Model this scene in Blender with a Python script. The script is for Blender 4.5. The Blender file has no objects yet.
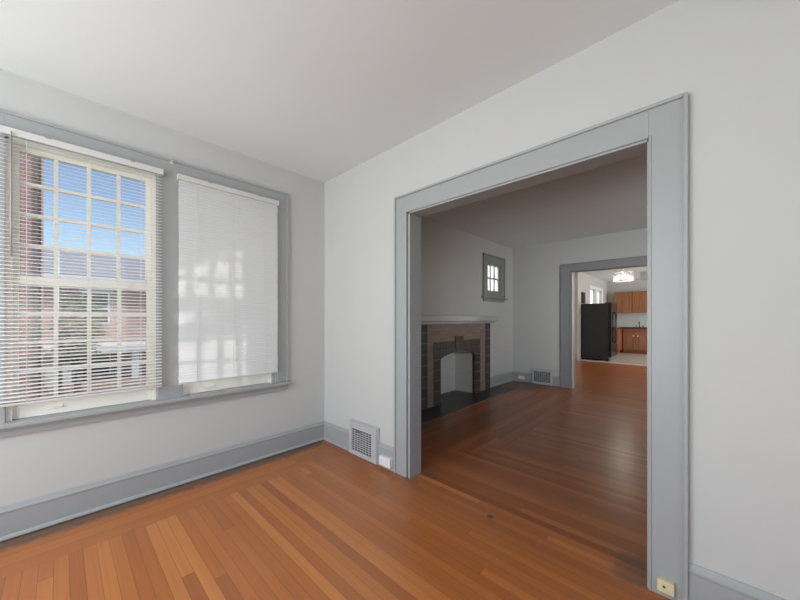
import bpy, bmesh, math, random
from mathutils import Vector, Matrix
random.seed(7)
scn = bpy.context.scene
COL = scn.collection

# ------------------------------------------------------------------ camera
cam_d = bpy.data.cameras.new('camera')
cam = bpy.data.objects.new('camera', cam_d); COL.objects.link(cam)
cam.location = (2.8213, -1.849, 1.2218)
cam.rotation_euler = (math.pi/2, 0, 0.7609)
cam_d.sensor_width = 36; cam_d.lens = 323.2/800*36
cam_d.shift_y = 18.44/800
cam_d.clip_start = 0.02
scn.camera = cam

# ------------------------------------------------------------------ world, sun, large lights, exposure
w = bpy.data.worlds.new('sky'); scn.world = w; w.use_nodes = True
nt = w.node_tree; nt.nodes.clear()
sky = nt.nodes.new('ShaderNodeTexSky'); sky.sky_type = 'NISHITA'; sky.sun_disc = False
sky.sun_elevation = math.radians(48); sky.sun_rotation = math.radians(70); sky.dust_density = 0.15; sky.ozone_density = 1.5
bg = nt.nodes.new('ShaderNodeBackground'); bg.inputs['Strength'].default_value = 0.16
wo = nt.nodes.new('ShaderNodeOutputWorld')
nt.links.new(sky.outputs[0], bg.inputs[0]); nt.links.new(bg.outputs[0], wo.inputs[0])

def light(name, kind, loc, energy, color=(1, 1, 1), target=None, size=None, size_y=None, spread=None, angle=None, radius=None):
    d = bpy.data.lights.new(name, kind); d.energy = energy; d.color = color
    if kind == 'AREA':
        d.shape = 'RECTANGLE'; d.size = size; d.size_y = size_y or size
        if spread: d.spread = spread
    if angle is not None: d.angle = angle
    if radius is not None: d.shadow_soft_size = radius
    o = bpy.data.objects.new(name, d); COL.objects.link(o); o.location = loc
    if target is not None:
        o.rotation_euler = (Vector(target)-Vector(loc)).to_track_quat('-Z', 'Y').to_euler()
    return o
light('sun', 'SUN', (5, 8, 12), 4.0, (1, .95, .87), target=(0, 0, 0), angle=.009)
# daylight entering the parlor's street window behind the viewer and the kitchen side, plus an added dining fill lamp
light('parlor_window_daylight', 'AREA', (1.45, -3.62, 1.45), 92, (.925, .968, 1), target=(1.3, 0, 2.2), size=2.4, size_y=1.8)
light('parlor_side_window_daylight', 'AREA', (4.62, -2.0, 1.45), 16, (.925, .968, 1), target=(0, -2.0, 2.6), size=1.9, size_y=1.7)
light('dining_back_wall_fill', 'AREA', (4.62, 1.4, 1.5), 16, (.96, .985, 1), target=(1.0, 4.5, 1.35), size=1.2, size_y=1.4, spread=math.radians(75))  # unseen fill lamp, added to brighten the dining back wall
# daylight at the small dining window and at the two kitchen windows, outside their frosted panes
light('dining_small_window_daylight', 'AREA', (-.6, 3.53, 2.0), 9, (1, 1, 1), target=(0, 3.53, 1.95), size=.8, size_y=.8)
light('kitchen_left_window_daylight', 'AREA', (-.8, 10.63, 1.9), 40, (1, .99, .97), target=(0, 10.63, 1.7), size=2.0, size_y=1.4)
light('breakfast_window_daylight', 'AREA', (4.62, 7.3, 1.5), 42, (1, .98, .95), target=(.5, 8.2, 1.0), size=1.6, size_y=1.6)
light('kitchen_window_daylight', 'AREA', (4.62, 10.4, 1.5), 95, (1, .97, .93), target=(0, 10.4, 1.5), size=1.6, size_y=1.6)
# sunlight glancing off the panes of a house across the side yard onto the closed blind
def glint(dirv, hit, dist, sx, sy, e, name):
    dv = Vector(dirv).normalized(); p = Vector(hit)-dv*dist
    light(name, 'AREA', p, e, (1, .95, .88), target=hit, size=sx, size_y=sy, spread=math.radians(.3))
glint((.13, -.148, -.13), (.04, -.98, 1.51), 20, .44, .27, 8.0, 'upper_sun_glint')
glint((.09, -.093, -.02), (.04, -1.0, .88), 20, .34, .34, 6.5, 'lower_sun_glint')

scn.view_settings.view_transform = 'Standard'
scn.view_settings.look = 'None'
scn.view_settings.exposure = -0.06
scn.view_settings.gamma = 1
scn.view_settings.use_curve_mapping = False
scn.cycles.max_bounces = 12
scn.cycles.diffuse_bounces = 8
scn.cycles.transparent_max_bounces = 24

# ------------------------------------------------------------------ materials
def srgb(r, g, b):
    f = lambda c: (c/255)/12.92 if c/255 <= .04045 else (((c/255)+.055)/1.055)**2.4
    return (f(r), f(g), f(b), 1)
def new_mat(name):
    m = bpy.data.materials.new(name); m.use_nodes = True
    return m, m.node_tree, m.node_tree.nodes['Principled BSDF']
def plain(name, col, rough=.5, metal=0, noise=.0, nscale=6, bump=0, bscale=60, spec=None, coat=0):
    m, t, b = new_mat(name)
    c = col if len(col) == 4 else (*col, 1)
    b.inputs['Roughness'].default_value = rough; b.inputs['Metallic'].default_value = metal
    if spec is not None: b.inputs['Specular IOR Level'].default_value = spec
    if coat: b.inputs['Coat Weight'].default_value = coat; b.inputs['Coat Roughness'].default_value = .12
    tc = t.nodes.new('ShaderNodeTexCoord')
    if noise:
        n = t.nodes.new('ShaderNodeTexNoise'); n.inputs['Scale'].default_value = nscale; n.inputs['Detail'].default_value = 5
        r = t.nodes.new('ShaderNodeMix'); r.data_type = 'RGBA'
        r.inputs[6].default_value = (*[x*(1-noise) for x in c[:3]], 1); r.inputs[7].default_value = (*[min(1, x*(1+noise)) for x in c[:3]], 1)
        t.links.new(tc.outputs['Object'], n.inputs['Vector']); t.links.new(n.outputs['Fac'], r.inputs[0]); t.links.new(r.outputs[2], b.inputs['Base Color'])
    else:
        b.inputs['Base Color'].default_value = c
    if bump:
        n2 = t.nodes.new('ShaderNodeTexNoise'); n2.inputs['Scale'].default_value = bscale; n2.inputs['Detail'].default_value = 4
        bp = t.nodes.new('ShaderNodeBump'); bp.inputs['Strength'].default_value = bump; bp.inputs['Distance'].default_value = .01
        t.links.new(tc.outputs['Object'], n2.inputs['Vector']); t.links.new(n2.outputs['Fac'], bp.inputs['Height']); t.links.new(bp.outputs[0], b.inputs['Normal'])
    return m
class NB:
    def __init__(s, t): s.t = t
    def m(s, op, a, b=None, c=None):
        n = s.t.nodes.new('ShaderNodeMath'); n.operation = op
        for i, v in enumerate((a, b, c)):
            if v is None: continue
            if isinstance(v, (int, float)): n.inputs[i].default_value = v
            else: s.t.links.new(v, n.inputs[i])
        return n.outputs[0]
    def comb(s, x, y, z=0):
        n = s.t.nodes.new('ShaderNodeCombineXYZ')
        for i, v in enumerate((x, y, z)):
            if isinstance(v, (int, float)): n.inputs[i].default_value = v
            else: s.t.links.new(v, n.inputs[i])
        return n.outputs[0]
    def ramp(s, f, stops, interp='LINEAR'):
        n = s.t.nodes.new('ShaderNodeValToRGB'); e = n.color_ramp.elements; n.color_ramp.interpolation = interp
        while len(e) < len(stops): e.new(.5)
        for el, (p, c) in zip(e, stops): el.position = p; el.color = c
        s.t.links.new(f, n.inputs[0]); return n.outputs[0]
    def mix(s, f, a, b, blend='MIX'):
        n = s.t.nodes.new('ShaderNodeMix'); n.data_type = 'RGBA'; n.blend_type = blend
        for i, v in ((0, f), (6, a), (7, b)):
            if isinstance(v, (int, float)): n.inputs[i].default_value = v
            elif isinstance(v, tuple): n.inputs[i].default_value = v
            else: s.t.links.new(v, n.inputs[i])
        return n.outputs[2]
    def noise(s, vec, scale, detail=4, rough=.5):
        n = s.t.nodes.new('ShaderNodeTexNoise'); n.inputs['Scale'].default_value = scale; n.inputs['Detail'].default_value = detail; n.inputs['Roughness'].default_value = rough
        s.t.links.new(vec, n.inputs['Vector']); return n.outputs['Fac']
    def white(s, vec):
        n = s.t.nodes.new('ShaderNodeTexWhiteNoise'); n.noise_dimensions = '3D'; s.t.links.new(vec, n.inputs['Vector']); return n.outputs['Value']

def planks(name, along, width, length, stops, seed=0, rough=.28, wear=.25, gapf=.55, grain=55.0, bump=.04, stains_patches=()):
    m, t, b = new_mat(name); N = NB(t)
    tc = t.nodes.new('ShaderNodeTexCoord'); sp = t.nodes.new('ShaderNodeSeparateXYZ'); t.links.new(tc.outputs['Object'], sp.inputs[0])
    u, v = (sp.outputs[0], sp.outputs[1]) if along == 'x' else (sp.outputs[1], sp.outputs[0])
    vs = N.m('DIVIDE', v, width); row = N.m('FLOOR', vs); fv = N.m('FRACT', vs)
    rr = N.white(N.comb(row, seed+3.3, 1.7))
    us = N.m('DIVIDE', N.m('ADD', u, N.m('MULTIPLY', rr, 13.0)), length); colm = N.m('FLOOR', us); fu = N.m('FRACT', us)
    rnd = N.white(N.comb(row, colm, seed+.5))
    base = N.ramp(rnd, stops)
    g = N.noise(N.comb(N.m('ADD', N.m('MULTIPLY', u, .9), N.m('MULTIPLY', rnd, 31.0)), N.m('MULTIPLY', v, grain), 0), 1.0, 5, .6)
    c = N.mix(N.ramp(g, [(.15, (0, 0, 0, 1)), (.85, (1, 1, 1, 1))]), N.mix(.62, base, (.15, .05, .02, 1)), base)
    c = N.mix(.65, base, c)
    big = N.noise(tc.outputs['Object'], 1.1, 3)
    c = N.mix(N.ramp(big, [(.35, (0, 0, 0, 1)), (.7, (wear, wear, wear, 1))]), c, (.40, .19, .085, 1))
    edge = N.m('MINIMUM', fv, N.m('SUBTRACT', 1.0, fv)); gap = N.m('LESS_THAN', edge, .018)
    edge2 = N.m('MINIMUM', fu, N.m('SUBTRACT', 1.0, fu)); gap2 = N.m('LESS_THAN', edge2, .0004)
    gp = N.m('MAXIMUM', gap, gap2)
    dn = N.noise(tc.outputs['Object'], 16, 5, .7)
    for (sx, sy, rx, ry, amt) in stains_patches:      # worn, dirty spots and dark patches with their own outline
        dx = N.m('DIVIDE', N.m('SUBTRACT', sp.outputs[0], sx), rx); dy = N.m('DIVIDE', N.m('SUBTRACT', sp.outputs[1], sy), ry)
        d2 = N.m('ADD', N.m('MULTIPLY', dx, dx), N.m('MULTIPLY', dy, dy))
        k = N.ramp(N.m('ADD', d2, N.m('MULTIPLY', N.m('SUBTRACT', dn, .5), 1.6)), [(.35, (amt, amt, amt, 1)), (1, (0, 0, 0, 1))])
        c = N.mix(k, c, (.105, .070, .048, 1))
    c = N.mix(N.m('MULTIPLY', gp, gapf), c, (.04, .015, .008, 1))
    t.links.new(c, b.inputs['Base Color'])
    rg = N.noise(tc.outputs['Object'], 7, 4)
    ro = N.m('ADD', N.m('MULTIPLY', rg, .16), rough-.08); b.inputs['Roughness'].default_value = rough
    bp = t.nodes.new('ShaderNodeBump'); bp.inputs['Strength'].default_value = bump; bp.inputs['Distance'].default_value = .004
    hh = N.m('ADD', N.m('MULTIPLY', rnd, .25), N.m('SUBTRACT', N.m('MULTIPLY', g, .2), gp))
    t.links.new(hh, bp.inputs['Height']); t.links.new(bp.outputs[0], b.inputs['Normal'])
    return m
def bricks(name, c1, c2, mortar, bw, bh, ms=.012, uv='yz', rough=.8, offset=.5, var=.5, shift=0):
    """uv 'yz' for faces square to the axes: u = x+y, v = z"""
    m, t, b = new_mat(name); N = NB(t)
    tc = t.nodes.new('ShaderNodeTexCoord'); sp = t.nodes.new('ShaderNodeSeparateXYZ'); t.links.new(tc.outputs['Object'], sp.inputs[0])
    if uv == 'yz': vec = N.comb(N.m('ADD', N.m('ADD', sp.outputs[0], sp.outputs[1]), shift), sp.outputs[2], 0)
    else: vec = N.comb(sp.outputs[0], sp.outputs[1], 0)
    n = t.nodes.new('ShaderNodeTexBrick'); n.offset = offset
    n.inputs['Color1'].default_value = c1; n.inputs['Color2'].default_value = c2; n.inputs['Mortar'].default_value = mortar
    n.inputs['Scale'].default_value = 1; n.inputs['Brick Width'].default_value = bw; n.inputs['Row Height'].default_value = bh
    n.inputs['Mortar Size'].default_value = ms; n.inputs['Mortar Smooth'].default_value = .1
    t.links.new(vec, n.inputs['Vector'])
    c = N.mix(N.m('MULTIPLY', N.noise(tc.outputs['Object'], 14, 4), var), n.outputs['Color'], N.mix(.6, n.outputs['Color'], (0.01, .01, .01, 1)))
    t.links.new(c, b.inputs['Base Color']); b.inputs['Roughness'].default_value = rough
    bp = t.nodes.new('ShaderNodeBump'); bp.inputs['Strength'].default_value = .4; bp.inputs['Distance'].default_value = .004
    t.links.new(N.m('SUBTRACT', 1.0, n.outputs['Fac']), bp.inputs['Height']); t.links.new(bp.outputs[0], b.inputs['Normal'])
    return m
def wood(name, a, b_, rough=.35, vert=True):
    m, t, b = new_mat(name); N = NB(t)
    tc = t.nodes.new('ShaderNodeTexCoord'); mp = t.nodes.new('ShaderNodeMapping')
    mp.inputs['Scale'].default_value = (18, 18, 1.3) if vert else (1.3, 18, 18)
    t.links.new(tc.outputs['Object'], mp.inputs[0])
    t.links.new(N.mix(N.noise(mp.outputs[0], 2.5, 5, .6), a, b_), b.inputs['Base Color']); b.inputs['Roughness'].default_value = rough
    return m
def glass(name, refl=.06, tint=(1, 1, 1, 1)):
    m = bpy.data.materials.new(name); m.use_nodes = True; t = m.node_tree; t.nodes.clear()
    o = t.nodes.new('ShaderNodeOutputMaterial'); mx = t.nodes.new('ShaderNodeMixShader'); tr = t.nodes.new('ShaderNodeBsdfTransparent'); gl = t.nodes.new('ShaderNodeBsdfGlossy')
    tr.inputs[0].default_value = tint; gl.inputs['Roughness'].default_value = .02; mx.inputs[0].default_value = refl
    t.links.new(tr.outputs[0], mx.inputs[1]); t.links.new(gl.outputs[0], mx.inputs[2]); t.links.new(mx.outputs[0], o.inputs[0])
    return m
def translucent(name, col, fac, rough=.5):
    m, t, b = new_mat(name); o = t.nodes['Material Output']
    b.inputs['Base Color'].default_value = col; b.inputs['Roughness'].default_value = rough
    tl = t.nodes.new('ShaderNodeBsdfTranslucent'); tl.inputs[0].default_value = col
    mx = t.nodes.new('ShaderNodeMixShader'); mx.inputs[0].default_value = fac
    t.links.new(b.outputs[0], mx.inputs[1]); t.links.new(tl.outputs[0], mx.inputs[2]); t.links.new(mx.outputs[0], o.inputs[0])
    return m
def emit(name, col, s):
    m, t, b = new_mat(name); b.inputs['Base Color'].default_value = col
    b.inputs['Emission Color'].default_value = col; b.inputs['Emission Strength'].default_value = s
    return m

M = {}
M['wall'] = plain('wall_paint', (.53, .54, .533), .65, noise=.02, nscale=2.5, bump=.05, bscale=35)
M['ceil'] = plain('ceiling_paint', (.73, .765, .765), .75, noise=.015, nscale=2, bump=.05, bscale=40)
M['trim'] = plain('gray_trim_paint', (.345, .362, .368), .38, noise=.03, nscale=8)
M['trim_d'] = plain('shaded_trim_paint', (.27, .275, .285), .38, noise=.03, nscale=8)  # same gray trim paint, darkened to put the dining room's shade into it
M['white'] = plain('white_paint', (.80, .79, .765), .4, noise=.02, nscale=9)
M['cream'] = plain('cream_sash_paint', (.88, .855, .79), .42, noise=.03, nscale=12)
M['slat'] = translucent('blind_slat_plastic', (.90, .905, .91, 1), .40)
M['slat_open'] = translucent('open_blind_slat_plastic', (.95, .945, .93, 1), .18)
M['blindwhite'] = plain('blind_white_plastic', (.60, .60, .585), .35)
M['cord'] = plain('blind_cord', (.78, .77, .74), .8)
M['wand'] = plain('clear_wand_plastic', (.32, .32, .31), .2)
M['glass'] = glass('window_glass', .05)
tones = [(0, (0.373, 0.111, 0.026, 1)), (.25, (0.433, 0.133, 0.031, 1)), (.6, (0.481, 0.152, 0.035, 1)), (.85, (0.527, 0.176, 0.042, 1)), (1, (0.615, 0.227, 0.059, 1))]
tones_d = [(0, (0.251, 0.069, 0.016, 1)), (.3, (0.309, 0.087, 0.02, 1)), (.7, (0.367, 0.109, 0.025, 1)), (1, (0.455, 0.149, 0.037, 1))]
M['fl_x'] = planks('oak_boards_across', 'x', .052, 4.0, tones, 0, stains_patches=((2.56, .04, .10, .10, .55), (1.20, -.03, .10, .04, .45)))
M['fl_y'] = planks('oak_boards_border', 'y', .105, 2.6, tones, 4, stains_patches=((.03, -1.9, .13, 30, .85),))
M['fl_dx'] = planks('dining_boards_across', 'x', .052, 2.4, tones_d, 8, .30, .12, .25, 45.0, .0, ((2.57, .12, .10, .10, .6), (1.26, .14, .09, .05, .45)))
M['fl_dy'] = planks('dining_boards_border', 'y', .052, 3.2, tones_d, 15, .30, .05, .25, 45.0, .0, ((.28, 4.05, .55, .75, .8), (.30, 1.1, .45, .5, .5)))  # dark patches around both ends of the hearth
M['tile'] = bricks('kitchen_floor_tile', (.50, .45, .38, 1), (.46, .41, .35, 1), (.36, .33, .29, 1), .3, .3, .006, 'xy', .35, 0, .15)
M['darktile'] = bricks('dark_glazed_tile', (.030, .024, .020, 1), (.050, .037, .029, 1), (.14, .125, .11, 1), .178, .147, .006, 'yz', .6, 0, .5, .063)
M['tantile'] = bricks('tan_brick_tile', (.24, .17, .125, 1), (.32, .235, .18, 1), (.22, .18, .15, 1), .19, .05, .005, 'yz', .6, .5, .45)
M['browntile'] = bricks('brown_arch_tile', (.042, .031, .025, 1), (.065, .047, .036, 1), (.10, .085, .07, 1), .07, .155, .005, 'yz', .6, 0, .5)
M['hearth'] = bricks('hearth_tile', (.028, .027, .027, 1), (.045, .042, .040, 1), (.06, .055, .05, 1), .15, .15, .004, 'xy', .35, 0, .4)
M['firebox'] = bricks('painted_firebox_brick', (.68, .68, .66, 1), (.66, .66, .64, 1), (.63, .63, .61, 1), .2, .065, .006, 'yz', .6, .5, .1)
M['dark'] = plain('dark_void', (.010, .010, .011), .7)
M['ventgray'] = plain('register_gray_paint', (.47, .48, .50), .4, noise=.04, nscale=20)
M['plastic'] = plain('white_outlet_plastic', (.80, .80, .80), .3)
M['slot'] = plain('outlet_slot', (.25, .25, .25), .5)
M['ivory'] = plain('yellowed_plastic', (.68, .60, .36), .4, noise=.06, nscale=60)
M['screw'] = plain('screw', (.12, .09, .05), .4, .6)
M['jackcord'] = plain('jack_cord', (.38, .33, .28), .6)
M['black'] = plain('fridge_black_side', (.026, .027, .029), .27, noise=.25, nscale=9, bump=.15, bscale=300)
M['blackdoor'] = plain('fridge_black_door', (.010, .010, .011), .18)
M['graymetal'] = plain('gray_metal', (.30, .30, .30), .35, .7)
M['cab'] = wood('cherry_cabinet', (.22, .08, .030, 1), (.40, .165, .068, 1), .38)
M['cabdark'] = wood('cherry_cabinet_low', (.20, .066, .030, 1), (.29, .105, .05, 1), .38)
M['cabmid'] = wood('cherry_cabinet_door', (.24, .095, .045, 1), (.36, .16, .085, 1), .38)
M['counter'] = plain('dark_counter', (.045, .042, .040), .25, noise=.5, nscale=120)
M['knob'] = plain('pale_knob', (.82, .80, .76), .25)
M['steel'] = plain('dark_faucet_steel', (.16, .15, .14), .25, .9)
M['chrome'] = plain('chrome', (.75, .75, .75), .12, 1)
M['crystal'] = glass('crystal', .25, (.96, .96, .96, 1))
M['bulb'] = emit('lit_bulb', (1, .93, .82, 1), 3.2)
M['frost'] = translucent('frosted_pane', (.92, .92, .91, 1), .85, .3)
M['brown'] = wood('dark_brown_panel', (.035, .018, .010, 1), (.06, .03, .018, 1), .5)
M['curtain'] = translucent('pale_curtain', (.86, .83, .78, 1), .55, .8)
M['redbrick'] = bricks('red_brick', srgb(176, 122, 114), srgb(200, 148, 138), srgb(196, 184, 178), .22, .075, .010)
M['redbrick2'] = bricks('weathered_red_brick', srgb(178, 128, 120), srgb(200, 156, 146), srgb(196, 184, 178), .22, .075, .010)
M['roof'] = plain('gray_shingles', srgb(150, 150, 160), .85, noise=.15, nscale=12, bump=.3, bscale=30)
M['outwhite'] = plain('exterior_white_paint', (.74, .76, .80), .5)
M['outglass'] = plain('dark_window_glass', (.03, .035, .045), .08)
M['shade'] = plain('window_shade_fabric', (.55, .55, .58), .7)
M['stone'] = plain('limestone_lintel', (.55, .53, .52), .8, noise=.1, nscale=8)
M['leaf'] = plain('leaf_green', (.10, .16, .055), .6, noise=.5, nscale=2)
M['bark'] = plain('bark', (.10, .075, .055), .9, noise=.3, nscale=20)
M['asphalt'] = plain('asphalt', (.11, .11, .115), .9, noise=.2, nscale=3)
M['grass'] = plain('lawn', (.10, .15, .05), .9, noise=.4, nscale=5)
M['carpaint'] = plain('dark_car_paint', (.03, .035, .045), .2, coat=.5)
M['tire'] = plain('tire_rubber', (.02, .02, .02), .8)
M['seam'] = plain('dark_floor_patch', (.10, .085, .07), .6, noise=.3, nscale=80)

# ------------------------------------------------------------------ builders
ORG = {}
def link(o): COL.objects.link(o)
class MB:
    def __init__(s): s.bm = bmesh.new()
    def _mi(s, fs, mi):
        for f in fs: f.material_index = mi
    def box(s, x0, y0, z0, x1, y1, z1, mi=0, bev=0):
        x0, x1 = min(x0, x1), max(x0, x1); y0, y1 = min(y0, y1), max(y0, y1); z0, z1 = min(z0, z1), max(z0, z1)
        tmp = bmesh.new()
        v = [tmp.verts.new(p) for p in ((x0,y0,z0),(x1,y0,z0),(x1,y1,z0),(x0,y1,z0),(x0,y0,z1),(x1,y0,z1),(x1,y1,z1),(x0,y1,z1))]
        for q in ((3,2,1,0),(4,5,6,7),(0,1,5,4),(1,2,6,5),(2,3,7,6),(3,0,4,7)): tmp.faces.new([v[i] for i in q])
        if bev: bmesh.ops.bevel(tmp, geom=list(tmp.edges), offset=bev, segments=2, profile=.6, affect='EDGES')
        s.add(tmp, mi); return s
    def add(s, tmp, mi=0, mat=None):
        mp = {}
        for v in tmp.verts: mp[v] = s.bm.verts.new(mat @ v.co if mat else v.co)
        for f in tmp.faces:
            nf = s.bm.faces.new([mp[v] for v in f.verts]); nf.material_index = mi; nf.smooth = f.smooth
        tmp.free()
    def prism(s, poly, axis, a, b, mi=0, smooth=False):
        """poly of 2-D points in the two other axes (in x,y,z order), extruded from a to b along axis"""
        def P(p, t):
            l = list(p); l.insert(axis, t); return l
        A = [s.bm.verts.new(P(p, a)) for p in poly]; B = [s.bm.verts.new(P(p, b)) for p in poly]
        n = len(poly); fs = []
        for i in range(n):
            j = (i+1) % n; f = s.bm.faces.new((A[i], A[j], B[j], B[i])); f.smooth = smooth; fs.append(f)
        fs.append(s.bm.faces.new(A[::-1])); fs.append(s.bm.faces.new(B)); s._mi(fs, mi); return s
    def tube(s, pts, r, n=10, mi=0):
        pts = [Vector(p) for p in pts]; rings = []; m = len(pts)
        for i, p in enumerate(pts):
            d = (pts[min(i+1, m-1)]-pts[max(i-1, 0)]).normalized()
            up = Vector((0, 0, 1)) if abs(d.z) < .9 else Vector((1, 0, 0))
            a = d.cross(up).normalized(); b = d.cross(a)
            rr = r[i] if isinstance(r, (list, tuple)) else r
            rings.append([s.bm.verts.new(p+a*rr*math.cos(2*math.pi*k/n)+b*rr*math.sin(2*math.pi*k/n)) for k in range(n)])
        fs = []
        for A, B in zip(rings, rings[1:]):
            for k in range(n):
                f = s.bm.faces.new((A[k], A[(k+1) % n], B[(k+1) % n], B[k])); f.smooth = True; fs.append(f)
        fs.append(s.bm.faces.new(rings[0][::-1])); fs.append(s.bm.faces.new(rings[-1])); s._mi(fs, mi); return s
    def lathe(s, c, prof, n=20, mi=0, axis='z'):
        c = Vector(c); rings = []
        for r, h in prof:
            ring = []
            for k in range(n):
                a = 2*math.pi*k/n; q = (r*math.cos(a), r*math.sin(a), h)
                if axis == 'x': q = (h, q[0], q[1])
                if axis == 'y': q = (q[0], h, q[1])
                ring.append(s.bm.verts.new(c+Vector(q)))
            rings.append(ring)
        fs = []
        for A, B in zip(rings, rings[1:]):
            for k in range(n):
                f = s.bm.faces.new((A[k], A[(k+1) % n], B[(k+1) % n], B[k])); f.smooth = True; fs.append(f)
        fs.append(s.bm.faces.new(rings[0][::-1])); fs.append(s.bm.faces.new(rings[-1])); s._mi(fs, mi); return s
    def quad(s, pts, mi=0):
        f = s.bm.faces.new([s.bm.verts.new(p) for p in pts]); f.material_index = mi; return s
    def build(s, name, mats, parent=None, kind=None, label=None, origin=None):
        if not isinstance(mats, (list, tuple)): mats = [mats]
        bmesh.ops.recalc_face_normals(s.bm, faces=s.bm.faces)
        vs = s.bm.verts
        lo = Vector([min(v.co[i] for v in vs) for i in range(3)]); hi = Vector([max(v.co[i] for v in vs) for i in range(3)])
        c = Vector(origin) if origin is not None else (lo+hi)/2
        for v in vs: v.co -= c
        me = bpy.data.meshes.new(name); s.bm.to_mesh(me); s.bm.free()
        for m in mats: me.materials.append(m)
        o = bpy.data.objects.new(name, me); link(o)
        if parent is not None:
            o.parent = parent; o.location = c-ORG[parent]
        else: o.location = c
        ORG[o] = c.copy()
        if kind: o['kind'] = kind
        if label: o['label'] = label
        return o
def thing(name, loc, label, cat, group=None, kind=None):
    o = bpy.data.objects.new(name, None); link(o); o.location = loc; o.empty_display_size = .1; ORG[o] = Vector(loc)
    if kind: o['kind'] = kind
    else:
        o['label'] = label; o['category'] = cat
    if kind and label: o['label'] = label
    if group: o['group'] = group
    return o
def tag(o, label, cat, group=None):
    o['label'] = label; o['category'] = cat
    if group: o['group'] = group
    return o
def copy_tree(o, parent=None):
    c = o.copy(); link(c)
    if parent is not None: c.parent = parent
    for ch in list(o.children): copy_tree(ch, c)
    return c
S = 'structure'
def wall(name, axis, t0, t1, a0, a1, z0, z1, holes, mat):
    """wall square to axis (0: x, 1: y) filling t0..t1, running a0..a1, with rectangular holes (a0,a1,z0,z1)"""
    As = sorted({a0, a1, *[h[0] for h in holes], *[h[1] for h in holes]}); Zs = sorted({z0, z1, *[h[2] for h in holes], *[h[3] for h in holes]})
    bm = bmesh.new(); solid = {}
    for i in range(len(As)-1):
        for k in range(len(Zs)-1):
            ca, cz = (As[i]+As[i+1])/2, (Zs[k]+Zs[k+1])/2
            solid[i, k] = not any(h[0] < ca < h[1] and h[2] < cz < h[3] for h in holes)
    V = {}
    def vert(t, i, k):
        key = (t, i, k)
        if key not in V:
            V[key] = bm.verts.new((t, As[i], Zs[k]) if axis == 0 else (As[i], t, Zs[k]))
        return V[key]
    for (i, k), sd in solid.items():
        if not sd: continue
        for t in (t0, t1): bm.faces.new([vert(t, i, k), vert(t, i+1, k), vert(t, i+1, k+1), vert(t, i, k+1)])
        for (di, dk, e) in ((-1, 0, ((i, k), (i, k+1))), (1, 0, ((i+1, k), (i+1, k+1))), (0, -1, ((i, k), (i+1, k))), (0, 1, ((i, k+1), (i+1, k+1)))):
            if not solid.get((i+di, k+dk), False):
                (p, q) = e; bm.faces.new([vert(t0, *p), vert(t0, *q), vert(t1, *q), vert(t1, *p)])
    m = MB(); m.bm.free(); m.bm = bm
    return m.build(name, mat, kind=S)

# ------------------------------------------------------------------ room shell
H = 2.6
W1, W2 = (-2.06, -1.385), (-1.225, -.55)     # two window openings in the left wall
WZ0, WZ1 = .64, 2.235
XR = 4.6
def floor_poly(b, pts, mi): b.quad([(x, y, 0) for x, y in pts], mi)
b = MB()
floor_poly(b, [(-.02, -3.62), (.42, -3.62), (.42, -.42), (-.02, .02)], 1)
floor_poly(b, [(.42, -3.62), (XR, -3.62), (XR, .10), (.42, .10), (.42, -.42)], 0)
floor_poly(b, [(-.02, .02), (.42, -.42), (.42, .10), (-.02, .10)], 0)
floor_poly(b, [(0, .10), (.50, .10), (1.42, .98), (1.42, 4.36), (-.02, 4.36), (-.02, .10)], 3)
floor_poly(b, [(.50, .10), (XR, .10), (XR, 4.36), (1.42, 4.36), (1.42, .98)], 2)
floor_poly(b, [(-.4, 4.36), (XR, 4.36), (XR, 8.58), (-.4, 8.58)], 2)
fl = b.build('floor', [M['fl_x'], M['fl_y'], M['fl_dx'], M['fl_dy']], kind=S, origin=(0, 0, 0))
MB().box(-.4, -3.8, -.25, XR+.2, 12.6, -.004).build('floor_slab', M['asphalt'], kind=S)
MB().box(-.1, 8.58, -.004, XR, 12.4, .012).build('floor_kitchen', M['tile'], kind=S, origin=(0, 0, 0))
MB().box(.03, 8.545, -.002, XR, 8.60, .016).build('trim_kitchen_threshold', M['white'], kind=S)
MB().box(-.3, -3.8, H, XR+.2, 4.42, H+.15).build('ceiling', M['ceil'], kind=S)
MB().box(-.4, 4.42, H, XR+.2, 12.6, H+.15).build('ceiling_kitchen', M['ceil'], kind=S)
MB().box(1.38, 9.95, 2.365, XR, 10.15, H).build('trim_ceiling_beam', M['wall'], kind=S)

wl = wall('wall_left', 0, -.18, 0, -3.6, .11, -.25, H, [(W1[0], W1[1], WZ0, WZ1), (W2[0], W2[1], WZ0, WZ1)], M['wall'])
DWy, DWz = (3.26, 3.80), (1.69, 2.20)
FBy, FBz = (1.87, 2.80), .0
wall('wall_dining_left', 0, -.3, .03, .11, 4.42, -.25, H, [(DWy[0], DWy[1], DWz[0], DWz[1]), (1.87, 2.80, -.02, .76)], M['wall'])
wall('wall_opening', 1, 0, .11, -.02, XR, 0, H, [(1.16, 2.638, -1, 2.04)], M['wall'])
wall('wall_dining_far', 1, 4.30, 4.42, .0, XR, 0, H, [(1.10, 2.55, -1, 2.05)], M['wall'])
wall('wall_rear', 1, -3.8, -3.6, -.3, XR+.2, -.25, H, [(.2, 2.7, .55, 2.4)], M['wall'])
wall('wall_right', 0, XR, XR+.2, -3.6, 12.6, -.25, H, [(-3.0, -1.0, .6, 2.4), (.7, 2.1, .75, 2.3), (6.5, 8.1, .7, 2.3), (9.6, 11.2, .7, 2.3)], M['wall'])  # the dining opening is added for the fill lamp set in it
wall('wall_breakfast_left', 0, -.4, -.25, 4.42, 8.5, -.25, H, [], M['wall'])
wall('wall_kitchen_stub', 1, 8.5, 8.6, -.4, .09, -.25, H, [], M['wall'])
KW = [(9.80, 10.60), (10.76, 11.46)]
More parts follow.
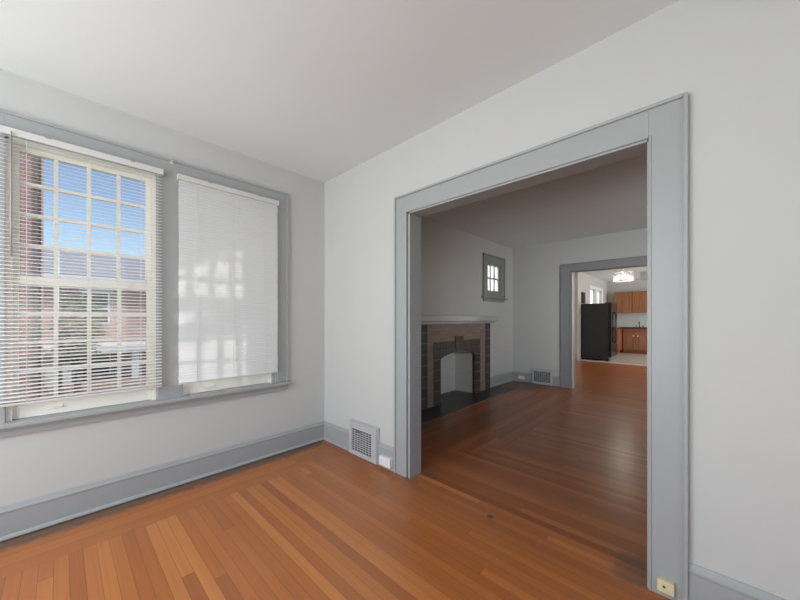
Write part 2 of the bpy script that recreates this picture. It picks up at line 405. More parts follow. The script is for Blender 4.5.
wall('wall_kitchen_left', 0, -.1, .09, 8.6, 12.4, -.25, H, [(a, b_, 1.05, 2.19) for a, b_ in KW], M['wall'])
wall('wall_kitchen_far', 1, 12.3, 12.5, .05, XR, -.25, H, [], M['wall'])

# ---- casing of the wide opening (trim) with backband, bead and jamb lining
def casing(name, x0, x1, ztop, xi0, xi1, zi, yf, s, mat='trim'):
    """yf: wall face, s=-1 when the casing stands out toward -y"""
    b = MB()
    for xo, xi, d in ((x0, xi0, 1), (x1, xi1, -1)):
        b.box(xo+d*.014, yf, 0, xi, yf+s*.020, ztop-.014, bev=.0015)
        b.box(xo, yf, 0, xo+d*.016, yf+s*.032, ztop, bev=.004)
        b.box(xi-d*.010, yf+s*.018, 0, xi-d*.001, yf+s*.025, zi+.008, bev=.0025)
    b.box(xi0, yf, zi, xi1, yf+s*.020, ztop-.014, bev=.0015)
    b.box(x0+.016, yf, ztop-.016, x1-.016, yf+s*.032, ztop, bev=.004)
    b.box(xi0, yf+s*.018, zi+.001, xi1, yf+s*.025, zi+.010, bev=.0025)
    return b.build(name, M[mat], kind=S)
casing('trim_1', 1.022, 2.762, 2.178, 1.150, 2.628, 2.035, 0, -1)
casing('trim_2', 1.022, 2.762, 2.178, 1.150, 2.628, 2.035, .11, 1)
b = MB()
b.box(1.158, -.012, 0, 1.176, .122, 2.040).box(2.622, -.012, 0, 2.640, .122, 2.040).box(1.158, -.012, 2.024, 2.640, .122, 2.042)
b.build('trim_3', M['trim'], kind=S)
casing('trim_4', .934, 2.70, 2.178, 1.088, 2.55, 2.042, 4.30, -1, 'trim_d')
casing('trim_5', .934, 2.70, 2.178, 1.088, 2.55, 2.042, 4.42, 1)
b = MB()
b.box(1.092, 4.288, 0, 1.110, 4.432, 2.05).box(2.53, 4.288, 0, 2.548, 4.432, 2.05).box(1.092, 4.288, 2.032, 2.548, 4.432, 2.05)
b.build('trim_6', M['trim_d'], kind=S)

# ---- baseboards
def base_prof(t=1):
    return [(0, .005), (.030, .005), (.030, .012), (.026, .020), (.018, .026), (.018, .146), (.021, .150), (.021, .158), (.014, .166), (.010, .176), (.006, .183), (0, .183)]
def baseboard(name, pieces):
    b = MB()
    for axis, f, s, a0, a1 in pieces:      # axis: wall normal
        poly = [(f+s*d, z) for d, z in base_prof()]
        if axis == 0: b.prism(poly, 1, a0, a1)
        else:         # prism along x: poly in (y, z)
            b.prism(poly, 0, a0, a1)
    return b.build(name, M['trim'], kind=S)
baseboard('baseboard_left', [(0, 0, 1, -3.6, 0)])
baseboard('baseboard_opening', [(1, 0, -1, .0, 1.022), (1, 0, -1, 2.762, XR)])
baseboard('baseboard_dining_left', [(0, .03, 1, .11, 1.40), (0, .03, 1, 3.302, 4.30)])
baseboard('baseboard_dining_far', [(1, 4.30, -1, .03, .934), (1, 4.30, -1, 2.70, XR)])

# ---- window casing, stool and apron of the pair of windows
b = MB()
y0, y1, zt = -2.206, -.404, 2.368
b.box(0, y0+.012, .64, .020, W1[0], zt-.012, bev=.0015).box(0, W2[1], .64, .020, y1-.012, zt-.012, bev=.0015)
b.box(0, W1[1], .64, .020, W2[0], 2.236, bev=.0015).box(0, W1[0], 2.235, .020, W2[1], zt-.012, bev=.0015)
b.box(0, y0, .64, .030, y0+.016, zt, bev=.004).box(0, y1-.016, .64, .030, y1, zt, bev=.004).box(0, y0, zt-.016, .030, y1, zt, bev=.004)
b.build('trim_7', M['trim'], kind=S)
b = MB()
b.box(-.03, y0-.02, .622, .066, y1+.02, .648, bev=.006)
b.box(0, y0, .568, .022, y1, .622, bev=.002); b.box(0, y0, .602, .038, y1, .622, bev=.006)
b.build('trim_8', M['trim'], kind=S)

# ------------------------------------------------------------------ windows in the left wall
def sash(y0, y1, z0, z1, x0, x1, top, bot, stile, name, parent, cols=4, rows=4, mun=.020, lift=False, mat='cream'):
    b = MB()
    b.box(x0, y0, z0, x1, y0+stile, z1, bev=.003).box(x0, y1-stile, z0, x1, y1, z1, bev=.003)
    b.box(x0, y0+stile, z0, x1, y1-stile, z0+bot, bev=.003).box(x0, y0+stile, z1-top, x1, y1-stile, z1, bev=.003)
    gy0, gy1, gz0, gz1 = y0+stile, y1-stile, z0+bot, z1-top
    xm = (x0+x1)/2; d = (x1-x0)*.40
    for i in range(1, cols):
        y = gy0+(gy1-gy0)*i/cols; b.box(xm-d, y-mun/2, gz0, xm+d, y+mun/2, gz1, bev=.0015)
    for i in range(1, rows):
        z = gz0+(gz1-gz0)*i/rows; b.box(xm-d+.001, gy0, z-mun/2, xm+d-.001, gy1, z+mun/2, bev=.0015)
    s = b.build(name, M[mat], parent)
    MB().box(xm-.0015, gy0-.004, gz0-.004, xm+.0015, gy1+.004, gz1+.004).build('pane', M['glass'], s)
    if lift:
        l = MB(); yc = (y0+y1)/2-.15
        l.box(x1, yc-.035, z0+.040, x1+.004, yc+.035, z0+.062, bev=.001); l.box(x1, yc-.03, z0+.036, x1+.020, yc+.03, z0+.041, bev=.001)
        l.build('sash_lift', M['cream'], s)
    return s
def window(name, y0, y1):
    r = thing(name, (-.15, (y0+y1)/2, WZ0), None, None, kind=S)
    b = MB()
    b.box(-.175, y0, WZ0, -.001, y0+.010, WZ1).box(-.175, y1-.010, WZ0, -.001, y1, WZ1).box(-.175, y0, WZ1-.010, -.001, y1, WZ1)
    b.box(-.024, y0+.010, .648, -.006, y0+.024, WZ1-.010).box(-.024, y1-.024, .648, -.006, y1-.010, WZ1-.010)
    b.build('window_frame', M['cream'], r)
    b = MB(); b.box(-.22, y0, .60, -.06, y1, .640); b.build('outer_sill', M['stone'], r)
    sash(y0+.010, y1-.010, 1.420, WZ1-.010, -.108, -.072, .030, .052, .036, 'sash', r)
    sash(y0+.010, y1-.010, .648, 1.468, -.066, -.030, .050, .098, .036, 'sash', r, lift=True)
    return r
window('window_1', *W1); window('window_2', *W2)

# ------------------------------------------------------------------ venetian blinds
def blind(y0, y1, tilt_deg, slat, label, wand_y, cords_y, cord_len):
    zc = 2.264; xc = .045
    r = thing('venetian_blind', (xc, (y0+y1)/2, zc), label, 'blind', 'white venetian blinds on the windows')
    b = MB(); b.box(.024, y0, zc-.036, .060, y1, zc, bev=.004); b.box(.060, y0, zc-.037, .063, y1, zc+.001, bev=.001)
    b.build('head_rail', M['blindwhite'], r)
    zb = .748
    b = MB(); n = 69; pitch = (zc-.044-zb-.018)/(n-1); a = math.radians(tilt_deg)
    for i in range(n):
        z = zb+.018+pitch*i
        up = []; lo = []
        for k in range(5):
            u = -.0125+.025*k/4; h = .0018*(1-(u/.0125)**2)
            for arr, dh in ((up, .0003), (lo, -.0003)):
                X, Z = u, h+dh
                arr.append((xc+X*math.cos(a)+Z*math.sin(a), z-X*math.sin(a)+Z*math.cos(a)))
        poly = up+lo[::-1]
        jt = random.uniform(-.0015, .0015)
        b.prism(poly, 1, y0+.004+jt, y1-.004+jt)
    b.build('slats', M[slat], r)
    MB().box(xc-.014, y0+.004, zb-.006, xc+.014, y1-.004, zb+.006, bev=.003).build('bottom_rail', M['blindwhite'], r)
    for fy in (.16, .5, .84):
        y = y0+(y1-y0)*fy
        MB().tube([(xc+.0135, y, zb), (xc+.0135, y, zc-.04)], .0009, 6).tube([(xc-.0135, y, zb), (xc-.0135, y, zc-.04)], .0009, 6).build('ladder_cord', M['cord'], r)
    if wand_y is not None:
        MB().tube([(.070, wand_y, zc-.045), (.070, wand_y, 1.56)], .0042, 6).tube([(.070, wand_y, zc-.02), (.070, wand_y, zc-.05)], .003, 6).build('tilt_wand', M['wand'], r)
    for cy in cords_y:
        MB().tube([(.068, cy, zc-.045), (.068, cy, cord_len)], .0012, 6).build('lift_cord', M['cord'], r)
    for yy in (y0-.003, y1-.003): MB().box(.019, yy, zc-.040, .064, yy+.006, zc+.003, bev=.001).build('end_bracket', M['blindwhite'], r)
    for fy in (.27, .78):
        y = y0+(y1-y0)*fy
        MB().box(.056, y-.012, zc-.004, .068, y+.012, zc+.004, bev=.002).build('valance_clip', M['wand'], r)
    return r
blind(-2.100, -1.355, 14, 'slat_open', 'white venetian blind with open slats over the left window with sky view', -2.035, (-1.405, -1.385), .66)
blind(-1.263, -.513, 69, 'slat', 'white venetian blind with closed slats over the right window nearest room corner', None, (-.545, -.53), .66)

r = thing('curtain_bracket', (.02, -1.294, 2.355), 'small white curtain rod bracket on window casing between the two blinds', 'bracket')
MB().box(.020, -1.306, 2.335, .024, -1.282, 2.378, bev=.002).build('plate', M['blindwhite'], r)
b = MB(); b.tube([(.024, -1.294, 2.352), (.050, -1.294, 2.350), (.060, -1.294, 2.357), (.062, -1.294, 2.372)], .004, 8); b.build('hook', M['blindwhite'], r)
b = MB(); b.lathe((.024, -1.294, 2.368), [(.004, 0), (.004, .002), (.001, .003)], 10, axis='x'); b.build('screw', M['screw'], r)

# ------------------------------------------------------------------ floor register, outlet, jack in the parlor
def register(x0, x1, z1, yf, label, gx0, gx1, gz0, gz1, nx, nz, group, lever=True):
    r = thing('floor_register', ((x0+x1)/2, yf, 0), label, 'vent', group)
    t = .034
    b = MB()
    # stamped frame: sloping rim around a flat face
    def rim(xa, xb, za, zb, ga, gb, ha, hb):
        f = yf-t
        o = [(xa, yf, za), (xb, yf, za), (xb, yf, zb), (xa, yf, zb)]
        e = .008
        m_ = [(xa+e, f, za+.004), (xb-e, f, za+.004), (xb-e, f, zb-e), (xa+e, f, zb-e)]
        i_ = [(ga, f, ha), (gb, f, ha), (gb, f, hb), (ga, f, hb)]
        k_ = [(ga, f+.012, ha), (gb, f+.012, ha), (gb, f+.012, hb), (ga, f+.012, hb)]
        L = [[b.bm.verts.new(p) for p in q] for q in (o, m_, i_, k_)]
        for A, B in zip(L, L[1:]):
            for j in range(4): b.bm.faces.new((A[j], A[(j+1) % 4], B[(j+1) % 4], B[j]))
    rim(x0, x1, .002, z1, gx0, gx1, gz0, gz1)
    b.build('frame', M['ventgray'], r)
    b = MB(); f = yf-t+.003
    for i in range(1, nx):
        x = gx0+(gx1-gx0)*i/nx; b.box(x-.0028, f, gz0, x+.0028, f+.006, gz1)
    for i in range(1, nz):
        z = gz0+(gz1-gz0)*i/nz; b.box(gx0, f+.0005, z-.0034, gx1, f+.0065, z+.0034)
    b.build('grille', M['ventgray'], r)
    MB().box(gx0-.004, yf-t+.013, gz0-.004, gx1+.004, yf-.004, gz1+.004).build('duct_back', M['dark'], r)
    if lever:
        xm = (gx0+gx1)/2-.03
        b = MB(); b.box(xm-.03, yf-t-.001, gz1-.026, xm+.03, yf-t+.004, gz1-.010, bev=.001); b.box(xm-.006, yf-t-.012, gz1-.024, xm+.006, yf-t, gz1-.014, bev=.002)
        b.build('damper_lever', M['graymetal'], r)
    return r
G = 'grey wall registers set in the baseboards'
register(.455, .828, .300, -.006, 'grey metal floor register with square grille beside white outlet left of the opening', .495, .762, .045, .238, 7, 10, G)
register(.420, .792, .285, 4.296, 'grey register with dark grille low on the dining room back wall beside far doorway', .462, .752, .05, .235, 8, 9, G, False)

def outlet(xc, zc, yf, w, h, d, label, group):
    r = thing('wall_outlet', (xc, yf, zc), label, 'outlet', group)
    MB().box(xc-w/2, yf, zc-h/2, xc+w/2, yf-d, zc+h/2, bev=.004).build('cover_plate', M['plastic'], r)
    for s in (-1, 1):
        x = xc+s*w*.2
        o = MB(); o.box(x-w*.13, yf-d+.001, zc-h*.28, x+w*.13, yf-d-.003, zc+h*.28, bev=.0015); so = o.build('socket', M['plastic'], r)
        k = MB()
        for dz in (-.008, .008): k.box(x-.007, yf-d-.0025, zc+dz-.0015, x+.004, yf-d-.0036, zc+dz+.0015)
        k.build('slot', M['slot'], so)
    return r
G = 'white outlets on the baseboards'
outlet(.935, .066, -.018, .125, .072, .034, 'white surface mounted outlet on baseboard between register and opening casing', G)
outlet(.220, .082, 4.282, .125, .060, .012, 'small white outlet on dining room back baseboard near the far corner', G)

r = thing('phone_jack', (2.689, -.02, .02), 'yellowed ivory phone jack box screwed low on right casing of the opening', 'phone jack')
MB().box(2.660, -.020, .030, 2.718, -.044, .082, bev=.004).build('housing', M['ivory'], r)
b = MB(); b.lathe((2.684, -.044, .058), [(.0048, 0), (.0048, -.002), (.002, -.003)], 12, axis='y'); b.build('screw', M['screw'], r)
b = MB(); b.tube([(2.708, -.036, .032), (2.710, -.038, .018), (2.718, -.040, .006), (2.735, -.05, .003), (2.76, -.07, .003)], .0028, 8); b.build('cord', M['jackcord'], r)

b = MB(); b.lathe((1.851, -.027, 0), [(.020, .0006), (.020, .0016), (.015, .0024), (.008, .002)], 18)
tag(b.build('floor_plug', M['seam']), 'small dark round patch set in floor boards before the opening', 'floor patch')

# ------------------------------------------------------------------ dining room: fireplace
fr = thing('fireplace', (.03, 2.35, 0), 'tile fireplace with white painted arched firebox and plain grey mantel shelf', 'fireplace')
xf = .082
Y0, Y1, ZT = 1.395, 3.305, 1.177
ARCH = [(1.87, .0), (1.87, .640)] + [(1.87+.465*(1-math.cos(math.radians(a)))*1.0, .640+.105*math.sin(math.radians(a))**.8) for a in range(10, 90, 10)] + [(2.335, .745)]
ARCH = ARCH + [(4.67-y, z) for y, z in ARCH[::-1][1:]]
# low four-centred arch: quick haunches, nearly straight rise
ARCH = [(1.87, 0), (1.87, .62), (1.882, .645), (1.91, .662), (1.98, .682), (2.335, .742), (2.69, .682), (2.76, .662), (2.788, .645), (2.80, .62), (2.80, 0)]
# outer dark tile columns
for ya, yb in ((Y0, Y0+.175), (Y1-.175, Y1)):
    MB().box(.03, ya, 0, xf, yb, ZT, bev=.003).build('border_column', M['darktile'], fr)
# tan brick field, with a notch for the keystone
ya, yb = Y0+.175, Y1-.175; yi0, yi1, zi = 1.700, 2.968, .885
b = MB()
for p in ([(ya, 0), (yi0, 0), (yi0, zi), (yi0, ZT), (ya, ZT)], [(yi1, 0), (yb, 0), (yb, ZT), (yi1, ZT), (yi1, zi)], [(yi0, zi), (2.222, zi), (2.235, .955), (2.235, ZT), (yi0, ZT)],
          [(2.235, .955), (2.44, .955), (2.44, ZT), (2.235, ZT)], [(2.453, zi), (yi1, zi), (yi1, ZT), (2.44, ZT), (2.44, .955)]):
    b.prism(p, 0, .03, xf-.004)
b.build('brick_field', M['tantile'], fr)
# dark arch surround: two jambs of dark tile and a head of upright brown tile
nA = len(ARCH)
def side(sg):
    m = (lambda y: y) if sg < 0 else (lambda y: 4.67-y)
    b = MB(); b.prism([(m(yi0 if sg < 0 else 4.67-yi1), 0), (m(1.87), 0), (m(1.87), .62), (m(1.882), .645), (m(yi0 if sg < 0 else 4.67-yi1), .70)], 0, .03, xf-.001)
    b.build('arch_jamb', M['darktile'], fr)
side(-1); side(1)
b = MB()
head = [(yi0, .70), (1.882, .645), (1.91, .662), (1.98, .682), (2.335, .742), (2.69, .682), (2.76, .662), (2.788, .645), (yi1, .70), (yi1, zi), (2.46, zi), (2.22, zi), (yi0, zi)]
# split into quads for a clean mesh
for p in ([head[0], head[1], head[2], head[3], (2.0, zi), (yi0, zi)], [head[3], head[4], (2.335, zi), (2.0, zi)], [head[4], head[5], (2.67, zi), (2.335, zi)], [head[5], head[6], head[7], head[8], (yi1, zi), (2.67, zi)]):
    b.prism(p, 0, .03, xf-.001)
b.build('arch_head', M['browntile'], fr)
b = MB(); b.prism([(2.250, .728), (2.425, .728), (2.455, .955), (2.220, .955)], 0, .03, xf+.006); b.build('keystone', M['browntile'], fr)
b = MB(); b.box(.03, 1.235, 1.178, .175, 3.440, 1.262, bev=.005); b.box(.03, 1.30, 1.140, .11, 3.39, 1.178, bev=.008)
b.build('mantel_shelf', M['trim'], fr)
# firebox: splayed sides, back and arched throat, painted
b = MB()
xb = -.29
f_in = [(1.875, 0), (1.875, .66), (2.335, .755), (2.795, .66), (2.795, 0)]
f_bk = [(1.955, 0), (1.955, .62), (2.335, .70), (2.78, .62), (2.78, 0)]
A = [b.bm.verts.new((.032, y, z)) for y, z in f_in]; B = [b.bm.verts.new((xb, y, z)) for y, z in f_bk]
for k in range(4): b.bm.faces.new((A[k], A[k+1], B[k+1], B[k]))
b.bm.faces.new(B)
b.build('firebox', M['firebox'], fr)
MB().box(xb-.005, 1.872, -.018, .05, 2.798, .004).build('firebox_floor', M['hearth'], fr)
MB().box(.04, 1.10, -.003, .41, 3.56, .006, bev=.001).build('hearth', M['hearth'], fr)

# dining room small window
r = thing('window_3', (.03, 3.53, 1.6), None, None, kind=S)
b = MB()
b.box(.03, 3.150, 1.595, .052, 3.275, 2.345, bev=.002).box(.03, 3.785, 1.595, .052, 3.905, 2.345, bev=.002)
b.box(.03, 3.275, 2.185, .052, 3.785, 2.345, bev=.002).box(.03, 3.275, 1.595, .052, 3.785, 1.70, bev=.002)
b.box(.03, 3.130, 2.315, .064, 3.925, 2.348, bev=.004).box(.03, 3.130, 1.60, .062, 3.150, 2.345, bev=.003).box(.03, 3.905, 1.60, .062, 3.925, 2.345, bev=.003)
b.box(.03, 3.140, 1.52, .050, 3.915, 1.575, bev=.003)
b.box(.0, 3.085, 1.572, .085, 3.970, 1.598, bev=.005)
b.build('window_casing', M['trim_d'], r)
b = MB(); y0, y1, z0, z1 = 3.262, 3.798, 1.692, 2.198
b.box(-.03, y0, z0, .012, y0+.045, z1).box(-.03, y1-.045, z0, .012, y1, z1).box(-.03, y0+.045, z0, .012, y1-.045, z0+.03).box(-.03, y0+.045, z1-.03, .012, y1-.045, z1)
zm = 1.940; b.box(-.025, y0+.045, zm-.012, .012, y1-.045, zm+.012)
for i in (1, 2):
    y = y0+.045+(y1-y0-.09)*i/3; b.box(-.02, y-.009, z0+.03, .008, y+.009, z1-.03)
sa = b.build('sash', M['trim'], r)
MB().box(-.011, y0+.04, z0+.025, -.008, y1-.04, z1-.025).build('pane', M['frost'], sa)

# ------------------------------------------------------------------ kitchen and breakfast room
r = thing('refrigerator', (.45, 9.23, .012), 'black side by side refrigerator standing at the kitchen entrance', 'refrigerator')
MB().box(.094, 8.81, .05, .795, 9.66, 1.655, bev=.006).build('body', M['black'], r)
for ya, yb, hy in ((8.812, 9.205, 9.165), (9.215, 9.658, 9.255)):
    d = MB().box(.800, ya, .13, .862, yb, 1.668, bev=.010).build('door', M['blackdoor'], r)
    h = MB(); h.tube([(.862, hy, .52), (.905, hy, .56), (.912, hy, .95), (.905, hy, 1.36), (.862, hy, 1.40)], .014, 10); h.build('handle', M['blackdoor'], d)
MB().box(.795, 8.83, .012, .835, 9.64, .12, bev=.004).build('kick_grille', M['graymetal'], r)
for x, y in ((.12, 8.86), (.75, 8.86), (.12, 9.61), (.75, 9.61)):
    MB().lathe((x, y, 0), [(.022, .012), (.022, .03), (.012, .032), (.012, .052)], 12).build('foot', M['tire'], r)
MB().box(.70, 8.83, 1.655, .80, 8.90, 1.675, bev=.004).build('hinge_cover', M['blackdoor'], r)

def door_panel(b, x0, x1, z0, z1, yf):
    """raised-panel door facing -y"""
    t = .026; s = .055
    b.box(x0, yf-t, z0, x0+s, yf, z1, bev=.002).box(x1-s, yf-t, z0, x1, yf, z1, bev=.002)
    b.box(x0+s, yf-t, z0, x1-s, yf, z0+s, bev=.002).box(x0+s, yf-t, z1-s, x1-s, yf, z1, bev=.002)
    b.box(x0+s, yf-t*.25, z0+s, x1-s, yf, z1-s); b.box(x0+s+.02, yf-t*.7, z0+s+.02, x1-s-.02, yf, z1-s-.02, bev=.006)
def upper(x0, x1, label):
    r = thing('upper_cabinet', ((x0+x1)/2, 12.15, 1.42), label, 'cabinet', 'upper kitchen cabinets')
    MB().box(x0+.002, 12.02, 1.42, x1-.002, 12.298, 2.165, bev=.002).build('body', M['cabdark'], r)  # darker wood than the doors, standing in for shadow lines between them
    xm = (x0+x1)/2
    for a, c in ((x0+.012, xm-.007), (xm+.007, x1-.012)):
        b = MB(); door_panel(b, a, c, 1.428, 2.157, 12.02); b.build('door', M['cab'], r)
upper(.358, .896, 'honey brown upper kitchen cabinet, leftmost of the row above the sink counter')
upper(.898, 1.46, 'honey brown upper kitchen cabinet, second from left in the row')
upper(1.462, 2.06, 'honey brown upper kitchen cabinet, third from left beside opening casing')
def base(x0, x1, label):
    r = thing('base_cabinet', ((x0+x1)/2, 12.0, .012), label, 'cabinet', 'lower kitchen cabinets')
    b = MB(); b.box(x0+.002, 11.72, .11, x1-.002, 12.298, .872, bev=.002); b.box(x0+.002, 11.78, .012, x1-.002, 12.298, .11); b.build('body', M['cabdark'], r)
    xm = (x0+x1)/2
    for a, c, kx in ((x0+.02, xm-.005, xm-.062), (xm+.005, x1-.02, xm+.062)):
        d = MB(); door_panel(d, a, c, .15, .735, 11.72); d = d.build('door', M['cabmid'], r)
        k = MB(); k.lathe((kx, 11.700, .625), [(.008, 0), (.008, -.012), (.024, -.018), (.024, -.028), (.012, -.034)], 14, axis='y'); k.build('knob', M['knob'], d)
    MB().box(x0+.02, 11.70, .76, x1-.02, 11.72, .855, bev=.004).build('drawer_front', M['cabdark'], r)
base(.66, 1.42, 'brown sink base cabinet with two pale round knobs')
base(1.422, 2.10, 'brown base cabinet right of the sink base, near opening casing')
r = thing('corner_cabinet', (.36, 11.0, .012), 'brown corner base cabinet along the left kitchen wall behind the refrigerator', 'cabinet')
b = MB(); b.box(.092, 9.78, .11, .64, 12.298, .872, bev=.002); b.box(.092, 9.78, .012, .58, 12.298, .11); b.build('body', M['cabdark'], r)
for ya, yb in ((9.82, 10.42), (10.44, 11.04), (11.06, 11.66)):
    b = MB(); b.box(.64, ya, .15, .658, yb, .735, bev=.004); b.box(.64, ya+.07, .22, .664, yb-.07, .665, bev=.006); b.build('door', M['cabdark'], r)
b = MB(); b.box(.092, 9.77, .872, .67, 12.298, .918, bev=.005); b.box(.67, 11.685, .872, 2.12, 12.298, .918, bev=.005)
tag(b.build('countertop', M['counter']), 'dark L-shaped kitchen countertop over the brown base cabinets', 'countertop')
r = thing('sink_faucet', (1.093, 12.12, .918), 'dark arched sink faucet standing on the kitchen countertop', 'faucet')
b = MB(); b.lathe((1.093, 12.12, .918), [(.03, 0), (.03, .012), (.018, .02), (.016, .06), (.010, .065)], 14); b.build('base', M['steel'], r)
b = MB(); b.tube([(1.093, 12.12, .97), (1.093, 12.12, 1.06), (1.093, 12.09, 1.10), (1.093, 12.02, 1.115), (1.093, 11.95, 1.09), (1.093, 11.94, 1.06)], .012, 10); b.build('spout', M['steel'], r)
for s in (-1, 1):
    b = MB(); b.lathe((1.093+s*.10, 12.12, .918), [(.022, 0), (.022, .01), (.012, .018), (.012, .045), (.02, .05), (.02, .06)], 12); b.build('handle', M['steel'], r)

r = thing('wall_panel_box', (.09, 8.99, 1.68), 'narrow dark brown box on kitchen side wall above the refrigerator', 'wall box')
MB().box(.090, 8.85, 1.68, .130, 9.14, 2.01, bev=.004).build('case', M['brown'], r)
MB().box(.130, 8.87, 1.70, .137, 9.12, 1.99, bev=.003).build('door', M['brown'], r)

for n, (a, c) in enumerate(KW):
    r = thing('window_%d' % (4+n), (.09, (a+c)/2, 1.05), None, None, kind=S)
    b = MB(); z0, z1 = 1.05, 2.19
    b.box(.09, a-.08, z0-.08, .108, a, z1+.09).box(.09, c, z0-.08, .108, c+.075, z1+.09).box(.09, a, z1, .108, c, z1+.09).box(.09, a, z0-.08, .12, c, z0)
    b.build('window_casing', M['white'], r)
    b = MB(); x0, x1 = -.03, .01
    b.box(x0, a, z0, x1, a+.045, z1).box(x0, c-.045, z0, x1, c, z1).box(x0, a, z0, x1, c, z0+.05).box(x0, a, z1-.045, x1, c, z1).box(x0, a, 1.60, x1, c, 1.64)
    sa = b.build('sash', M['white'], r)
    MB().box(-.012, a+.04, z0+.04, -.009, c-.04, z1-.04).build('pane', M['frost'], sa)

# chandelier: chrome drum of crystal rods around lit bulbs
cx, cy, cz = 1.425, 7.0, 2.14
r = thing('crystal_chandelier', (cx, cy, cz), 'lit crystal drum chandelier hanging before the kitchen', 'chandelier')
MB().lathe((cx, cy, 0), [(.06, 2.598), (.065, 2.585), (.05, 2.57), (.012, 2.565)], 18).build('canopy', M['chrome'], r)
MB().tube([(cx, cy, 2.57), (cx, cy, 2.16)], .007, 8).build('stem', M['chrome'], r)
R = .185
for z in (2.275, 2.075):
    b = MB(); n = 32
    for k in range(n):
        a0, a1 = 2*math.pi*k/n, 2*math.pi*(k+1)/n
        b.tube([(cx+R*math.cos(a0), cy+R*math.sin(a0), z), (cx+R*math.cos(a1), cy+R*math.sin(a1), z)], .006, 6)
    b.build('ring', M['chrome'], r)
b = MB()
for k in range(3):
    a = math.pi*k/3; b.tube([(cx-R*math.cos(a), cy-R*math.sin(a), 2.275), (cx+R*math.cos(a), cy+R*math.sin(a), 2.275)], .004, 6)
b.build('spokes', M['chrome'], r)
b = MB()
for k in range(20):
    a = 2*math.pi*k/20; x, y = cx+R*math.cos(a), cy+R*math.sin(a)
    b.lathe((x, y, 0), [(.002, 2.055), (.010, 2.075), (.010, 2.26), (.002, 2.275)], 6)
b.build('crystal_rods', M['crystal'], r)
for k in range(4):
    a = math.pi*k/2+.4; x, y = cx+.09*math.cos(a), cy+.09*math.sin(a)
    b = MB(); b.lathe((x, y, 0), [(.006, 2.275), (.014, 2.27), (.014, 2.225), (.006, 2.22)], 10); b.build('bulb_holder', M['chrome'], r)
    b = MB(); b.lathe((x, y, 2.165), [(.005, .055), (.018, .04), (.030, .01), (.026, -.02), (.010, -.035)], 12); b.build('bulb', M['bulb'], r)
light('chandelier_light', 'POINT', (cx, cy, 2.12), 14, (1, .9, .76), radius=.08)

# ------------------------------------------------------------------ outside, across the side yard and the street
GZ = -3.0
MB().box(-60, -45, GZ-.3, -.31, 45, GZ).build('ground', M['grass'], kind=S)
MB().box(-15.0, -45, GZ, -9.5, 45, GZ+.02).build('ground_street', M['asphalt'], kind=S)

def out_window(parent, x, ya, yb, z0, z1, s=1, shade=False):
    """window in a facade facing +x at x"""
    b = MB(); f = .07
    b.box(x, ya-f, z0-f, x+.06, ya, z1+f).box(x, yb, z0-f, x+.06, yb+f, z1+f).box(x, ya, z1, x+.06, yb, z1+f).box(x, ya, z0-f, x+.08, yb, z0)
    b.box(x, ya, (z0+z1)/2-.03, x+.05, yb, (z0+z1)/2+.03)
    fo = b.build('window', M['outwhite'], parent)
    MB().box(x, ya, z0, x+.02, yb, z1).build('pane', M['outglass'], fo)
    if shade: MB().box(x+.02, ya, (z0+z1)/2, x+.028, yb, z1).build('shade', M['shade'], fo)
    MB().box(x, ya-.2, z1+f, x+.05, yb+.2, z1+f+.2).build('lintel', M['stone'], parent)

# tall brick neighbour, its corner cuts the view on the left
r = thing('brick_building', (-12, -6, GZ), 'tall red brick building at left of the view through the open blind', 'building')
MB().box(-14, -10, GZ, -10, -2.26, 9.0).build('wall', M['redbrick'], r)
MB().box(-14.2, -10.2, 9.0, -9.8, -2.2, 9.4).build('cornice', M['stone'], r)
MB().box(-10.0, -2.255, GZ, -9.93, -2.20, 9.0).build('downspout', M['bark'], r)
for z0, sh in ((-2.2, 0), (.3, 1), (3.4, 1), (6.2, 1)):
    for ya in (-8.8, -6.6, -4.4):
        out_window(r, -10, ya, ya+1.0, z0, z0+1.6, 1, sh)

# row house opposite with grey roof and white-columned porch
def rowhouse(y0, y1, x, brick, label, eave, ridge):
    r = thing('row_house', (x, (y0+y1)/2, GZ), label, 'house', 'houses across the street')
    MB().box(x-9, y0, GZ, x, y1, eave).build('wall', M[brick], r)
    b = MB(); b.prism([(x+.5, eave-.1), (x+.5, eave+.1), (x-4.5, ridge), (x-9.5, eave+.1), (x-9.5, eave-.1)], 1, y0+.01, y1-.01); b.build('roof', M['roof'], r)
    MB().box(x+.42, y0+.01, eave-.18, x+.55, y1-.01, eave+.02).build('gutter', M['outwhite'], r)
    n = max(2, int((y1-y0)/2)); p = (y1-y0)/n
    for i in range(n):
        yc = y0+p*(i+.5); out_window(r, x, yc-.45, yc+.45, 1.0, 2.5)
        out_window(r, x, yc-.5, yc+.5, -1.6, -.55)
    # porch
    po = MB(); po.box(x, y0+.1, GZ, x+2.2, y1-.1, -1.75); po.build('porch_base', M[brick], r)
    MB().box(x, y0+.02, -.35, x+2.4, y1-.02, -.05).build('porch_roof', M['outwhite'], r)
    for i in range(n+1):
        yy = min(max(y0+p*i, y0+.25), y1-.25)
        MB().box(x+1.95, yy-.14, -1.75, x+2.2, yy+.14, -.35).build('porch_column', M['outwhite'], r)
    return r
rowhouse(-9.0, -1.95, -20, 'redbrick2', 'brick row house with grey roof and white porch, behind the tall brick building', 3.3, 5.2)
rowhouse(-1.9, 3.35, -20, 'redbrick2', 'brick row house with white porch columns and grey roof at middle of window view', 3.3, 5.2)
rowhouse(3.4, 9.0, -20, 'redbrick', 'brick row house with grey roof at right end of the street row', 3.3, 5.2)

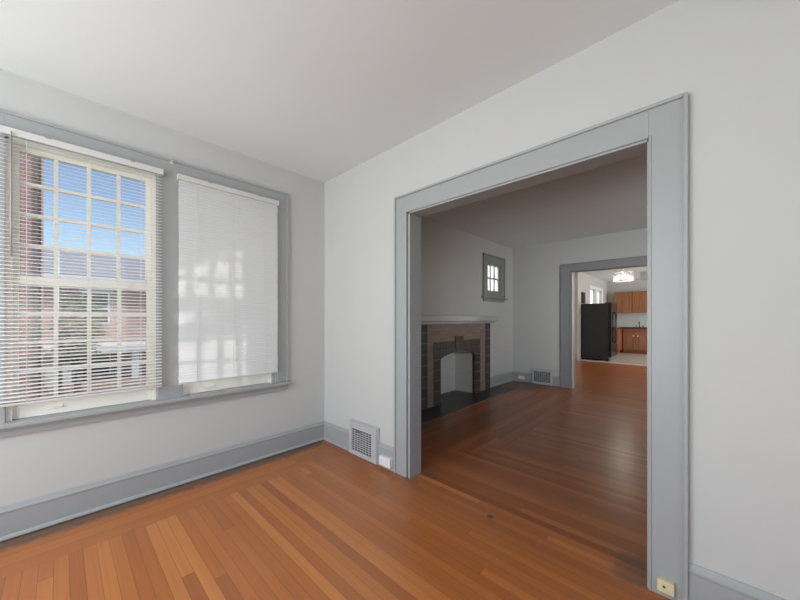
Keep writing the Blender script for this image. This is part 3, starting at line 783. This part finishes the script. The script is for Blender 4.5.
def tree(x, y, h, rad, label, n=900, seed=1):
    rnd = random.Random(seed)
    r = thing('tree', (x, y, GZ), label, 'tree', 'street trees')
    b = MB(); b.tube([(x, y, GZ-.05), (x+.03, y, GZ+h*.3), (x, y+.05, GZ+h*.62)], [.14, .11, .06], 8)
    for k in range(5):
        a = k*1.3; b.tube([(x, y, GZ+h*.42), (x+.5*rad*math.cos(a), y+.5*rad*math.sin(a), GZ+h*.72)], [.05, .02], 6)
    b.build('trunk', M['bark'], r)
    b = MB()
    for _ in range(n):
        v = Vector((rnd.gauss(0, 1), rnd.gauss(0, 1), rnd.gauss(0, 1))).normalized()*rnd.uniform(.45, 1)
        p = Vector((x, y, GZ+h*.68))+Vector((v.x*rad, v.y*rad, v.z*h*.32))
        q = Matrix.Rotation(rnd.uniform(0, 6.28), 3, 'Z') @ Matrix.Rotation(rnd.uniform(-1, 1), 3, 'X')
        s = rnd.uniform(.09, .17)
        b.quad([p+q @ Vector(c) for c in ((-s, 0, 0), (0, -s*.5, .02), (s, 0, 0), (0, s*.5, .02))])
    b.build('foliage', M['leaf'], r)
tree(-16.2, -1.35, 5.4, .85, 'small green street tree in front of the middle brick row house', 1100, 3)

def car(x, y, label):
    r = thing('car', (x, y, GZ+.02), label, 'car')
    b = MB()
    body = [(-2.2, .35), (-2.15, .75), (-1.3, .88), (-.7, 1.38), (.75, 1.42), (1.45, .92), (2.1, .82), (2.2, .35)]
    b.prism([(y+a, GZ+.02+z) for a, z in body], 0, x-.85, x+.85); b.build('body', M['carpaint'], r)
    g = MB(); g.prism([(y-1.1, GZ+.95), (y-.62, GZ+1.33), (y+.68, GZ+1.36), (y+1.2, GZ+.95)], 0, x-.86, x+.86); g.build('window', M['outglass'], r)
    for dx in (-.8, .8):
        for dy in (-1.35, 1.35):
            k = MB(); k.lathe((x+dx-.1, y+dy, GZ+.35), [(.33, 0), (.33, .2), (.2, .21)], 18, axis='x'); k.build('wheel', M['tire'], r)
car(-13.6, .6, 'dark parked car on the street below the window')
